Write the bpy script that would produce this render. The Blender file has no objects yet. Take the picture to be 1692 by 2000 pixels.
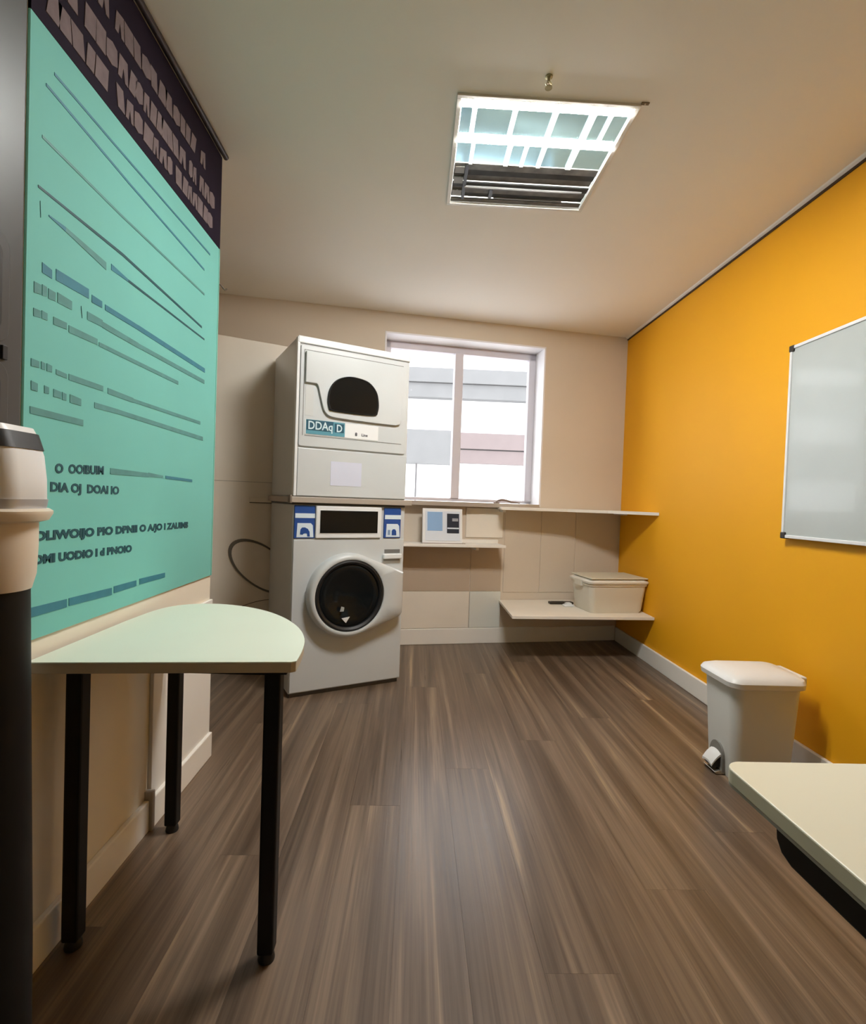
import bpy, bmesh, math, random
from mathutils import Vector, Matrix

random.seed(7)
S = bpy.context.scene
COL = S.collection
rad = math.radians

# ------------------------------------------------------------------ camera
F_PX, W_PX, H_PX = 1000.0, 1692, 2000
CAM = Vector((0.0, 0.0, 1.10))
CROT = Matrix.Rotation(rad(-1.95), 3, 'Z') @ Matrix.Rotation(rad(90 - 1.2), 3, 'X') @ Matrix.Rotation(rad(2.0), 3, 'Z')
cam = bpy.data.objects.new('camera', bpy.data.cameras.new('camera'))
COL.objects.link(cam)
cam.matrix_world = Matrix.Translation(CAM) @ CROT.to_4x4()
cam.data.sensor_fit = 'HORIZONTAL'
cam.data.sensor_width = 36.0
cam.data.lens = 36.0 * F_PX / W_PX
cam.data.clip_start = 0.02
S.camera = cam

# ------------------------------------------------------------------ world, exposure
S.view_settings.view_transform = 'Standard'
S.view_settings.look = 'None'
S.view_settings.gamma = 1.0
S.view_settings.use_curve_mapping = False
S.view_settings.exposure = 0.88
world = bpy.data.worlds.new('overcast_sky')
S.world = world
world.use_nodes = True
wb = world.node_tree.nodes['Background']
wb.inputs['Color'].default_value = (0.93, 0.96, 1.0, 1)
wb.inputs['Strength'].default_value = 2.7
TUBE_STRENGTH = 170.0

# ------------------------------------------------------------------ helpers
def ray(px, py):
    return CROT @ Vector(((px - W_PX / 2) / F_PX, -(py - H_PX / 2) / F_PX, -1.0))
def at_x(px, py, X):
    d = ray(px, py); return CAM + d * ((X - CAM.x) / d.x)

MATS = {}
def nt(m): return m.node_tree.nodes, m.node_tree.links
def mat(name, col, rough=0.5, metal=0.0, spec=0.5, var=0.0, vscale=4.0, bump=0.0, bscale=120.0, emit=0.0, coat=0.0, trans=0.0, alpha=1.0, ior=1.45):
    if name in MATS: return MATS[name]
    m = bpy.data.materials.new(name); m.use_nodes = True
    N, L = nt(m); b = N['Principled BSDF']
    c = (*col, 1)
    b.inputs['Base Color'].default_value = c
    b.inputs['Roughness'].default_value = rough
    b.inputs['Metallic'].default_value = metal
    b.inputs['Specular IOR Level'].default_value = spec
    b.inputs['IOR'].default_value = ior
    b.inputs['Coat Weight'].default_value = coat
    b.inputs['Transmission Weight'].default_value = trans
    b.inputs['Alpha'].default_value = alpha
    if emit:
        b.inputs['Emission Color'].default_value = c
        b.inputs['Emission Strength'].default_value = emit
    tc = N.new('ShaderNodeTexCoord')
    n = N.new('ShaderNodeTexNoise'); n.inputs['Scale'].default_value = vscale; n.inputs['Detail'].default_value = 4
    L.new(tc.outputs['Object'], n.inputs['Vector'])
    r = N.new('ShaderNodeMixRGB'); r.blend_type = 'MULTIPLY'
    r.inputs['Fac'].default_value = 1.0
    r.inputs['Color1'].default_value = c
    mr = N.new('ShaderNodeMapRange')
    v = var if var else 0.02
    mr.inputs['From Min'].default_value = 0.3; mr.inputs['From Max'].default_value = 0.7
    mr.inputs['To Min'].default_value = 1 - v; mr.inputs['To Max'].default_value = 1 + v
    L.new(n.outputs['Fac'], mr.inputs['Value'])
    L.new(mr.outputs['Result'], r.inputs['Color2'])
    L.new(r.outputs['Color'], b.inputs['Base Color'])
    if bump:
        n2 = N.new('ShaderNodeTexNoise'); n2.inputs['Scale'].default_value = bscale; n2.inputs['Detail'].default_value = 3
        L.new(tc.outputs['Object'], n2.inputs['Vector'])
        bp = N.new('ShaderNodeBump'); bp.inputs['Strength'].default_value = bump; bp.inputs['Distance'].default_value = 0.002
        L.new(n2.outputs['Fac'], bp.inputs['Height']); L.new(bp.outputs['Normal'], b.inputs['Normal'])
    MATS[name] = m
    return m

def wood_floor():
    m = bpy.data.materials.new('vinyl_wood'); m.use_nodes = True
    N, L = nt(m); b = N['Principled BSDF']
    tc = N.new('ShaderNodeTexCoord'); oi = N.new('ShaderNodeObjectInfo')
    off = N.new('ShaderNodeVectorMath'); off.operation = 'MULTIPLY_ADD'
    comb = N.new('ShaderNodeCombineXYZ')
    for k in range(3): L.new(oi.outputs['Random'], comb.inputs[k])
    off.inputs[1].default_value = (37, 53, 11)
    L.new(comb.outputs[0], off.inputs[0]); L.new(tc.outputs['Object'], off.inputs[2])
    def streak(sx, sy, detail, dist):
        mp = N.new('ShaderNodeMapping'); mp.inputs['Scale'].default_value = (sx, sy, 1)
        L.new(off.outputs[0], mp.inputs['Vector'])
        n = N.new('ShaderNodeTexNoise'); n.inputs['Scale'].default_value = 1; n.inputs['Detail'].default_value = detail
        n.inputs['Roughness'].default_value = 0.6; n.inputs['Distortion'].default_value = dist
        L.new(mp.outputs[0], n.inputs['Vector']); return n
    a = streak(20, 0.55, 4, 0.6); f = streak(140, 2.0, 3, 0.2)
    ramp = N.new('ShaderNodeValToRGB'); e = ramp.color_ramp.elements
    e[0].position = 0.28; e[0].color = (0.072, 0.047, 0.030, 1)
    e[1].position = 0.78; e[1].color = (0.42, 0.30, 0.175, 1)
    x = ramp.color_ramp.elements.new(0.5); x.color = (0.135, 0.092, 0.062, 1)
    x = ramp.color_ramp.elements.new(0.64); x.color = (0.205, 0.145, 0.098, 1)
    L.new(a.outputs['Fac'], ramp.inputs['Fac'])
    mr = N.new('ShaderNodeMapRange'); mr.inputs['From Min'].default_value = 0.3; mr.inputs['From Max'].default_value = 0.7
    mr.inputs['To Min'].default_value = 0.80; mr.inputs['To Max'].default_value = 1.20
    L.new(f.outputs['Fac'], mr.inputs['Value'])
    mr2 = N.new('ShaderNodeMapRange'); mr2.inputs['To Min'].default_value = 0.93; mr2.inputs['To Max'].default_value = 1.07
    L.new(oi.outputs['Random'], mr2.inputs['Value'])
    mu = N.new('ShaderNodeMath'); mu.operation = 'MULTIPLY'
    L.new(mr.outputs[0], mu.inputs[0]); L.new(mr2.outputs[0], mu.inputs[1])
    mx = N.new('ShaderNodeMixRGB'); mx.blend_type = 'MULTIPLY'; mx.inputs['Fac'].default_value = 1
    L.new(ramp.outputs['Color'], mx.inputs['Color1']); L.new(mu.outputs[0], mx.inputs['Color2'])
    L.new(mx.outputs[0], b.inputs['Base Color'])
    rr = N.new('ShaderNodeMapRange'); rr.inputs['To Min'].default_value = 0.22; rr.inputs['To Max'].default_value = 0.42
    L.new(f.outputs['Fac'], rr.inputs['Value']); L.new(rr.outputs[0], b.inputs['Roughness'])
    bp = N.new('ShaderNodeBump'); bp.inputs['Strength'].default_value = 0.25; bp.inputs['Distance'].default_value = 0.001
    L.new(f.outputs['Fac'], bp.inputs['Height']); L.new(bp.outputs['Normal'], b.inputs['Normal'])
    return m

def add_box(bm, x0, x1, y0, y1, z0, z1):
    vs = [bm.verts.new((x, y, z)) for z in (z0, z1) for y in (y0, y1) for x in (x0, x1)]
    for f in ((0, 2, 3, 1), (4, 5, 7, 6), (0, 1, 5, 4), (2, 6, 7, 3), (0, 4, 6, 2), (1, 3, 7, 5)):
        bm.faces.new([vs[i] for i in f])
    return vs

def add_prism(bm, pts, a, b, axis='y'):
    """polygon pts in the plane across axis, pushed from a to b"""
    def P(p, h):
        return {'x': (h, p[0], p[1]), 'y': (p[0], h, p[1]), 'z': (p[0], p[1], h)}[axis]
    A = [bm.verts.new(P(p, a)) for p in pts]; B = [bm.verts.new(P(p, b)) for p in pts]
    n = len(pts)
    bm.faces.new(A); bm.faces.new(B[::-1])
    for i in range(n):
        bm.faces.new((A[i], B[i], B[(i + 1) % n], A[(i + 1) % n]))

def add_lathe(bm, prof, n=40, c=(0, 0), axis='z'):
    rings = []
    for r, h in prof:
        ring = []
        for k in range(n):
            t = 2 * math.pi * k / n
            u, v = c[0] + r * math.cos(t), c[1] + r * math.sin(t)
            ring.append(bm.verts.new((u, v, h) if axis == 'z' else ((u, h, v) if axis == 'y' else (h, u, v))))
        rings.append(ring)
    for a, b in zip(rings, rings[1:]):
        for k in range(n):
            bm.faces.new((a[k], a[(k + 1) % n], b[(k + 1) % n], b[k]))
    if prof[0][0] > 1e-6: bm.faces.new(rings[0][::-1])
    if prof[-1][0] > 1e-6: bm.faces.new(rings[-1])

def add_loft(bm, rings, cap0=True, cap1=True):
    R = [[bm.verts.new(p) for p in ring] for ring in rings]
    n = len(R[0])
    for a, b in zip(R, R[1:]):
        for k in range(n):
            bm.faces.new((a[k], a[(k + 1) % n], b[(k + 1) % n], b[k]))
    if cap0: bm.faces.new(R[0][::-1])
    if cap1: bm.faces.new(R[-1])

def add_tube(bm, pts, r, n=12):
    pts = [Vector(p) for p in pts]; rings = []
    for i, p in enumerate(pts):
        t = (pts[min(i + 1, len(pts) - 1)] - pts[max(i - 1, 0)]).normalized()
        up = Vector((0, 0, 1)) if abs(t.z) < 0.9 else Vector((1, 0, 0))
        a = t.cross(up).normalized(); b = t.cross(a).normalized()
        rr = r[i] if isinstance(r, (list, tuple)) else r
        rings.append([p + a * rr * math.cos(2 * math.pi * k / n) + b * rr * math.sin(2 * math.pi * k / n) for k in range(n)])
    add_loft(bm, rings)

def rrect(x0, x1, z0, z1, r, n=6):
    out = []
    rs = r if isinstance(r, (list, tuple)) else (r, r, r, r)     # corners: x1z1, x0z1, x0z0, x1z0
    for (cx, cz, a0), q in zip(((x1, z1, 0), (x0, z1, 90), (x0, z0, 180), (x1, z0, 270)), rs):
        sx = -1 if cx == x1 else 1; sz = -1 if cz == z1 else 1
        for k in range(n + 1):
            t = rad(a0 + 90 * k / n)
            out.append((cx + sx * q + q * math.cos(t), cz + sz * q + q * math.sin(t)))
    return out

def obj(name, bm, m, parent=None, bevel=0.0, seg=2, smooth=False, angle=35):
    if isinstance(bm, bpy.types.Mesh): me = bm
    else:
        bmesh.ops.remove_doubles(bm, verts=bm.verts, dist=1e-6)
        bmesh.ops.recalc_face_normals(bm, faces=bm.faces)
        me = bpy.data.meshes.new(name); bm.to_mesh(me); bm.free()
    if smooth:
        for p in me.polygons: p.use_smooth = True
        try: me.set_sharp_from_angle(angle=rad(angle))
        except Exception: pass
    if m is not None:
        me.materials.clear(); me.materials.append(m)
    o = bpy.data.objects.new(name, me); COL.objects.link(o)
    if parent is not None: o.parent = parent
    if bevel:
        b = o.modifiers.new('bevel', 'BEVEL'); b.width = bevel; b.segments = seg; b.limit_method = 'ANGLE'; b.angle_limit = rad(40)
    return o

def box(name, x0, x1, y0, y1, z0, z1, m, parent=None, bevel=0.0, seg=2):
    bm = bmesh.new(); add_box(bm, x0, x1, y0, y1, z0, z1)
    return obj(name, bm, m, parent, bevel, seg)

def prism(name, pts, a, b, axis, m, parent=None, bevel=0.0, smooth=False, seg=2):
    bm = bmesh.new(); add_prism(bm, pts, a, b, axis)
    return obj(name, bm, m, parent, bevel, seg, smooth)

def tag(o, label, cat=None, group=None):
    o['label'] = label
    if cat: o['category'] = cat
    if group: o['group'] = group
    return o

def thing(name, label, cat, loc=(0, 0, 0), rotz=0.0, group=None):
    o = bpy.data.objects.new(name, None); COL.objects.link(o)
    o.empty_display_size = 0.05
    o.location = loc; o.rotation_euler = (0, 0, rotz)
    return tag(o, label, cat, group)

def struct(o, label=None):
    o['kind'] = 'structure'
    if label: o['label'] = label
    return o

def text_mesh(s, size, depth=0.001, bold=0.0, squeeze=1.0):
    """lettering as a mesh in x (reading direction) and y (up), from the built-in font"""
    cu = bpy.data.curves.new('letters', 'FONT'); cu.body = s; cu.size = size; cu.extrude = depth; cu.offset = bold
    cu.resolution_u = 3
    to = bpy.data.objects.new('letters', cu); COL.objects.link(to)
    dg = bpy.context.evaluated_depsgraph_get()
    me = bpy.data.meshes.new_from_object(to.evaluated_get(dg))
    bpy.data.objects.remove(to)
    for v in me.vertices: v.co.x *= squeeze
    return me

# ------------------------------------------------------------------ materials
M_WALL = mat('beige_paint', (0.68, 0.59, 0.48), 0.75, var=0.03, vscale=1.5, bump=0.08)
M_CEIL = mat('ceiling_paint', (0.90, 0.87, 0.81), 0.85, var=0.02, vscale=1.2, bump=0.06)
M_YELL = mat('yellow_paint', (0.86, 0.40, 0.004), 0.6, var=0.03, vscale=1.0, bump=0.08)
M_LWALL = mat('cream_paint', (0.80, 0.74, 0.62), 0.7, var=0.02, bump=0.06)
M_TRIM = mat('trim_white', (0.86, 0.83, 0.77), 0.45)
M_PANEL = mat('wainscot_cream', (0.84, 0.78, 0.68), 0.55, var=0.03)
M_FLOOR = wood_floor()
M_FBASE = mat('floor_underlay', (0.03, 0.02, 0.015), 0.9)
M_WHITE = mat('enamel_white', (0.60, 0.625, 0.63), 0.28, coat=0.2)
M_WHITE2 = mat('plastic_white', (0.82, 0.83, 0.83), 0.35)
M_OFF = mat('enamel_offwhite', (0.64, 0.60, 0.52), 0.35)
M_GREY = mat('grey_gap', (0.16, 0.155, 0.145), 0.6)
M_DARKGLASS = mat('dark_glass', (0.006, 0.008, 0.009), 0.08, spec=0.28)
M_BLACKRUB = mat('black_rubber', (0.012, 0.012, 0.013), 0.45)
M_BLACKMET = mat('black_steel', (0.004, 0.004, 0.004), 0.5, spec=0.3)
M_LAM = mat('laminate_cream', (0.72, 0.78, 0.66), 0.4, var=0.015)
M_EDGE = mat('laminate_edge_shaded', (0.50, 0.44, 0.33), 0.5)  # brown tone carries the shade on the table's front edge
M_BLUE = mat('sticker_blue', (0.018, 0.075, 0.30), 0.4)
M_LBLUE = mat('sticker_pale', (0.72, 0.83, 0.92), 0.4)
M_TEALST = mat('sticker_teal', (0.10, 0.30, 0.38), 0.4)
M_TEALD = mat('sticker_teal_dark', (0.015, 0.085, 0.13), 0.4)
M_LAV = mat('paper_lavender', (0.66, 0.68, 0.80), 0.7)
M_ALU = mat('aluminium', (0.75, 0.76, 0.77), 0.3, metal=0.9)
M_BANNER = mat('banner_turquoise', (0.18, 0.51, 0.46), 0.7, spec=0.25, var=0.04, vscale=2.0)
M_BAND = mat('banner_purple', (0.014, 0.009, 0.019), 0.75, spec=0.12, var=0.15, vscale=6)
M_LETT = mat('banner_letters', (0.17, 0.135, 0.14), 0.75, spec=0.12, var=0.12, vscale=30)
M_INK = mat('banner_ink', (0.012, 0.075, 0.095), 0.5)
M_INK2 = mat('banner_ink_pale', (0.085, 0.26, 0.25), 0.5, var=0.1, vscale=25)
M_INK3 = mat('banner_ink_blue', (0.035, 0.19, 0.26), 0.5, var=0.1, vscale=25)
M_DCAB = mat('dark_grey_metal', (0.065, 0.066, 0.066), 0.38, metal=0.35)
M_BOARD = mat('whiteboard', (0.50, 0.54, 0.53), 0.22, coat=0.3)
M_FRAMEW = mat('window_frame', (0.66, 0.63, 0.68), 0.4)
M_REVEAL = mat('reveal_white', (0.86, 0.85, 0.88), 0.5)
M_SILL = mat('sill_taupe', (0.42, 0.36, 0.30), 0.45)
M_GLASS = bpy.data.materials.new('pane_glass'); M_GLASS.use_nodes = True
_n, _l = nt(M_GLASS)
_t = _n.new('ShaderNodeBsdfTransparent'); _g = _n.new('ShaderNodeBsdfGlossy'); _g.inputs['Roughness'].default_value = 0.02
_f = _n.new('ShaderNodeFresnel'); _f.inputs['IOR'].default_value = 1.04; _x = _n.new('ShaderNodeMixShader')
_l.new(_f.outputs[0], _x.inputs[0]); _l.new(_t.outputs[0], _x.inputs[1]); _l.new(_g.outputs[0], _x.inputs[2])
_l.new(_x.outputs[0], _n['Material Output'].inputs['Surface'])

# ------------------------------------------------------------------ room shell
XL, XR, YF, ZC = -0.845, 1.70, -1.60, 2.50
BO, BA = Vector((0, 3.90, 0)), rad(9.7)              # back wall: a frame that runs along it (x), outwards (y)
def bw(u, off=0.0, z=0.0):
    return Vector((BO.x + u * math.cos(BA) - off * math.sin(BA), BO.y + u * math.sin(BA) + off * math.cos(BA), z))
def back_u(X, off=0.0): return (X + off * math.sin(BA)) / math.cos(BA)

# floor: planks
fl = struct(box('floor', -2.2, XR + 0.1, YF - 0.1, 4.4, -0.05, -0.006, M_FBASE), 'brown wood-look plank floor')
PW, PL = 0.18, 2.1
pm = None
nrow = int((XR + 0.04 + 2.0) / PW) + 1
for i in range(nrow):
    x0 = -2.0 + i * PW
    y = YF - ((i * 0.437) % 1.0) * PL
    while y < 4.35:
        cy = y + PL / 2
        if x0 + PW / 2 > XL - 0.1 or cy + PL / 2 > 2.10:
            if pm is None:
                bm = bmesh.new(); add_box(bm, -PW / 2 + 0.0002, PW / 2 - 0.0002, -PL / 2 + 0.0002, PL / 2 - 0.0002, -0.006, 0.0)
                o = obj('plank', bm, M_FLOOR, fl); pm = o.data
            else:
                o = bpy.data.objects.new('plank', pm); COL.objects.link(o); o.parent = fl
            o.location = (x0 + PW / 2, cy, 0)
        y += PL

# ceiling with the opening for the light fitting
LX0, LX1, LY0, LY1 = 0.107, 0.722, 1.79, 2.42
bm = bmesh.new()
for a in ((-2.2, LX0, YF - 0.1, 4.5), (LX1, XR + 0.15, YF - 0.1, 4.5), (LX0, LX1, YF - 0.1, LY0), (LX0, LX1, LY1, 4.5)):
    add_box(bm, a[0], a[1], a[2], a[3], ZC, ZC + 0.03)
struct(obj('ceiling', bm, M_CEIL), 'plain off-white ceiling')

# left wall (a thick block that ends before the alcove), right, rear, alcove walls
struct(box('wall_left', -2.1, XL, YF - 0.1, 2.155, 0, ZC, M_LWALL), 'cream wall behind the turquoise banner')
struct(box('wall_right', XR, XR + 0.1, YF - 0.1, 4.35, 0, ZC, M_YELL), 'mustard yellow wall')
struct(box('wall_rear', XL, XR, YF - 0.1, YF, 0, ZC, M_WALL), 'beige wall')
struct(box('wall_alcove', -2.1, -1.95, 2.155, 4.0, 0, ZC, M_WALL), 'beige alcove wall')

# back wall with window opening
WU0, WU1, WZ0, WZ1 = -0.274, 1.008, 1.085, 2.355
UL, UR = -2.05, back_u(XR) + 0.02
WT = 0.30
wall_back = bpy.data.objects.new('wall_back', None)
bm = bmesh.new()
for a in ((UL, WU0, 0, ZC), (WU1, UR, 0, ZC), (WU0, WU1, 0, WZ0), (WU0, WU1, WZ1, ZC)):
    add_box(bm, a[0], a[1], 0, WT, a[2], a[3])
wall_back = struct(obj('wall_back', bm, M_WALL), 'beige back wall with a white window')
wall_back.location = BO; wall_back.rotation_euler = (0, 0, BA)

# lower boards of the back wall and the joint lines
u_sh = 0.70
box('lower_panel', -0.45, 0.443, -0.012, 0, 0.125, 0.407, M_PANEL, wall_back, 0.002)
box('lower_panel', 0.449, u_sh, -0.014, 0, 0.125, 0.407, mat('wainscot_glossy', (0.76, 0.77, 0.71), 0.25), wall_back, 0.002)
box('upper_panel', -0.45, 0.443, -0.006, 0, 0.41, 0.775, mat('panel_brown', (0.52, 0.42, 0.32), 0.6, var=0.03), wall_back, 0.001)
box('upper_panel', 0.449, u_sh, -0.006, 0, 0.41, 0.775, MATS['panel_brown'], wall_back, 0.001)
box('upper_panel', 0.40, u_sh, -0.008, 0, 0.83, 1.06, M_PANEL, wall_back, 0.002)
for ua, ub in ((u_sh + 0.02, 1.022), (1.026, 1.322), (1.326, 1.70)):
    box('wall_panel', ua, ub, -0.005, 0, 0.40, 1.055, M_WALL, wall_back, 0.0015)

# baseboards
BH, BT = 0.112, 0.018
o = struct(box('baseboard_back', UL + 0.2, UR - 0.02 - BT, -BT, 0, 0, 0.122, M_TRIM, None, 0.004)); o.location = BO; o.rotation_euler = (0, 0, BA)
struct(box('baseboard_right', XR - BT, XR, YF, 4.165, 0, BH, M_TRIM, None, 0.004))
struct(box('baseboard_left', XL, XL + 0.024, 1.684, 2.158, 0, BH - 0.01, M_TRIM, None, 0.004))
struct(box('baseboard_left', XL, XL + 0.018, YF, 1.664, 0, BH - 0.01, M_TRIM, None, 0.004))
struct(box('trim_1', XL, XL + 0.026, 1.664, 1.684, 0, 0.128, mat('trim_grey', (0.40, 0.37, 0.33), 0.6), None, 0.002), 'grey joint block between two baseboard lengths')
struct(box('trim_2', XL, XL + 0.012, 1.684, 2.157, 0.10, 0.66, mat('trim_lit', (0.82, 0.80, 0.76), 0.6), None, 0.002), 'lining board under the table end, brighter light painted into its tone')  # pale colour stands for the stronger light on this wall part
# ceiling edge moulding at yellow wall
bm = bmesh.new(); add_prism(bm, [(XR, ZC), (XR - 0.020, ZC), (XR - 0.016, ZC - 0.006), (XR - 0.006, ZC - 0.010), (XR, ZC - 0.012)], YF, 4.19, 'y')
struct(obj('trim_3', bm, M_CEIL), 'pale ceiling moulding along the yellow wall')
struct(box('moulding_shade', XR - 0.006, XR, YF, 4.19, ZC - 0.023, ZC - 0.012, mat('shadow_strip', (0.06, 0.03, 0.012), 0.7)), 'thin dark strip standing in for the shadow under the ceiling moulding')  # moulding's shadow on the yellow wall, added as a dark strip

# ------------------------------------------------------------------ window
win = bpy.data.objects.new('window_1', None); COL.objects.link(win); struct(win, 'white two-pane window with deep white reveal')
win.location = BO; win.rotation_euler = (0, 0, BA)
RT, RD = 0.012, 0.20
e = 0.012
box('reveal', WU1 - RT, WU1, -0.004, RD, WZ0, WZ1, M_REVEAL, win)
box('reveal', WU0, WU0 + RT, -0.004, RD, WZ0, WZ1, M_REVEAL, win)
box('reveal', WU0, WU1, -0.004, RD, WZ1 - RT, WZ1, M_REVEAL, win)
fy0, fy1 = 0.17, 0.22
fi = 0.055
gx0, gx1, gz0, gz1 = WU0 + RT, WU1 - RT, WZ0 + 0.02, WZ1 - RT
box('frame', gx0, gx0 + fi, fy0, fy1, gz0, gz1, M_FRAMEW, win, 0.003)
box('frame', gx1 - fi, gx1, fy0, fy1, gz0, gz1, M_FRAMEW, win, 0.003)
box('frame', gx0, gx1, fy0, fy1, gz1 - fi, gz1, M_FRAMEW, win, 0.003)
box('frame', gx0, gx1, fy0, fy1, gz0, gz0 + 0.025, M_FRAMEW, win, 0.003)
box('mullion', 0.308, 0.375, fy0 - 0.015, fy1, gz0 + 0.025, gz1 - fi, M_FRAMEW, win, 0.003)
for a, b in ((gx0 + fi, 0.308), (0.375, gx1 - fi)):
    box('pane', a, b, 0.196, 0.200, gz0 + 0.025, gz1 - fi, M_GLASS, win)
sl = prism('window_sill', [(-0.40, 0.0), (-0.40, -0.10), (0.80, -0.085), (0.985, -0.012), (1.006, -0.002), (WU1 - RT, 0.17), (WU0 + RT, 0.17), (WU0 + RT, 0.0)], 1.068, 1.102, 'z', M_SILL, win, 0.003)

# ------------------------------------------------------------------ outside: building over the way
bld = thing('apartment_building', 'white building with grey and pinkish slab bands seen through the window', 'building', (0, 9.0, -3.0))
M_FAC = mat('facade_white', (0.92, 0.92, 0.92), 0.8, var=0.03)
M_BG = mat('band_grey', (0.165, 0.165, 0.165), 0.8, var=0.04)
M_BP = mat('band_pink', (0.18, 0.145, 0.142), 0.8, var=0.04)
M_BL = mat('band_line', (0.10, 0.095, 0.095), 0.8)
box('wall', -7, 8, 0, 1.0, 0, 9.5, M_FAC, bld)
def band(z0, z1, m, x0=-7, x1=8, y=-0.25):
    return box('slab_band', x0, x1, y, 0, z0 + 3, z1 + 3, m, bld)
for k in (0, 1):
    band(2.88, 3.12, M_BG, y=-0.20); band(3.13, 3.37, M_BG)
    break
box('band_joint', -7, 8, -0.19, 0, 6.12, 6.13, M_BL, bld)
band(2.02, 2.29, M_BP, 0.72, 8); band(1.78, 2.00, M_BP, 0.72, 8, -0.22)
box('band_joint', 0.72, 8, -0.20, 0, 5.0, 5.02, M_BL, bld)
band(1.74, 2.32, M_BG, -7, 0.68, -0.22)
box('pillar', -0.03, 0.0, -0.3, -0.27, 0.0, 4.74, M_BL, bld)
for xa in (1.05, 1.55):
    w = box('window', xa, xa + 0.32, -0.02, 0.01, 5.45, 5.75, mat('far_window', (0.78, 0.80, 0.82), 0.4), bld)
    box('window_ledge', xa - 0.03, xa + 0.35, -0.06, 0, 5.41, 5.45, M_FAC, w)
struct(box('street_ground', -12, 12, 4.6, 9.0, -3.1, -3.0, mat('street_pale', (0.70, 0.70, 0.68), 0.9)))

# ------------------------------------------------------------------ ceiling light fitting
lf = thing('ceiling_light', 'square recessed fluorescent ceiling light with two lit tubes and a louvre end painted with dark reflections', 'ceiling light', (LX0, LY0, ZC))
LW, LD = LX1 - LX0, LY1 - LY0
M_TUBE = mat('tube_lit', (0.99, 0.975, 0.94), 0.4, emit=TUBE_STRENGTH)
M_CELL = mat('reflector_blue_glow', (0.42, 0.66, 0.74), 0.10, metal=1.0, emit=0.13)  # faint emission stands in for tube light on the reflectors
M_BLADE = mat('louvre_blade_glow', (0.95, 0.95, 0.92), 0.3, emit=0.8)  # emission imitates the tubes lighting up the blades
M_LDARK = mat('louvre_reflection_dark', (0.05, 0.05, 0.048), 0.6, spec=0.15, metal=0.1, var=0.3, vscale=14)  # slat tones paint the dark reflection in the mirror louvre
M_LMID = mat('louvre_reflection_mid', (0.16, 0.155, 0.145), 0.6, spec=0.15, metal=0.1, var=0.3, vscale=18)
bm = bmesh.new()
add_box(bm, 0, LW, 0, 0.003, 0, 0.09); add_box(bm, 0, LW, LD - 0.003, LD, 0, 0.09)
add_box(bm, 0, 0.003, 0, LD, 0, 0.09); add_box(bm, LW - 0.003, LW, 0, LD, 0, 0.09); add_box(bm, 0, LW, 0, LD, 0.09, 0.095)
obj('housing', bm, mat('housing_white', (0.80, 0.80, 0.78), 0.5), lf)
for a in ((-0.012, LW + 0.012, -0.012, 0.004), (-0.012, LW + 0.012, LD - 0.004, LD + 0.012), (-0.012, 0.004, 0.004, LD - 0.004), (LW - 0.004, LW + 0.012, 0.004, LD - 0.004)):
    box('trim_rail', a[0], a[1], a[2], a[3], -0.0085, 0.0, mat('rail_cream', (0.74, 0.72, 0.66), 0.4), lf, 0.001)
# (y from, y to) across the fitting, near to far
def tube(y0, y1):
    bm = bmesh.new()
    c, r = (y0 + y1) / 2, (y1 - y0) / 2
    add_tube(bm, [(0.010, c, 0.005), (LW - 0.010, c, 0.005)], r, 20)
    return obj('fluorescent_tube', bm, M_TUBE, lf, smooth=True)
tube(0.012, 0.046)
tube(0.190, 0.224)
def cells(y0, y1, cuts, blades):
    xs = [0.006] + cuts + [LW - 0.006]
    for a, b in zip(xs, xs[1:]):
        box('reflector', a + 0.001, b - 0.001, y0, y1, 0.002, 0.006, M_CELL, lf)
    for c, w in blades:
        box('louvre_blade', c - w / 2, c + w / 2, y0, y1, -0.006, 0.0015, M_BLADE, lf)
cells(0.048, 0.188, [0.055, 0.20, 0.345, 0.48], [(0.055, 0.016), (0.20, 0.016), (0.345, 0.018), (0.48, 0.022), (0.545, 0.012)])
cells(0.226, 0.347, [0.07, 0.215, 0.28, 0.35, 0.475], [(0.07, 0.014), (0.215, 0.018), (0.28, 0.014), (0.35, 0.016), (0.475, 0.022)])
# mirror-louvre end: dark room reflections painted into stepped slats; a rod, brackets
ys = [0.352, 0.395, 0.435, 0.478, 0.515, 0.56, 0.595, LD - 0.006]
for k, (a, b) in enumerate(zip(ys, ys[1:])):
    box('louvre_slat', 0.006, LW - 0.006, a + 0.002, b - 0.001, 0.002 + 0.004 * (k % 3), 0.008 + 0.004 * (k % 3), (M_LMID, M_LDARK)[k % 2], lf, 0.001)
bm = bmesh.new(); add_tube(bm, [(0.06, 0.505, 0.0), (LW * 0.75, 0.508, 0.0), (LW - 0.03, 0.508, 0.002)], 0.006); obj('rod', bm, mat('rod_bright', (0.20, 0.195, 0.19), 0.5), lf, smooth=True)
box('bracket', 0.052, 0.066, 0.36, 0.60, -0.002, 0.006, M_BLACKRUB, lf)
box('bracket', 0.175, 0.190, 0.52, 0.585, -0.001, 0.006, M_BLACKRUB, lf)
for y0 in (0.375, 0.445, 0.535):
    box('reflector_tab', 0.010, 0.050, y0, y0 + 0.04, -0.001, 0.004, mat('tab_pale', (0.20, 0.19, 0.165), 0.5), lf)
box('end_strip', 0.20, LW - 0.10, 0.578, 0.584, -0.001, 0.004, MATS['tab_pale'], lf)

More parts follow.
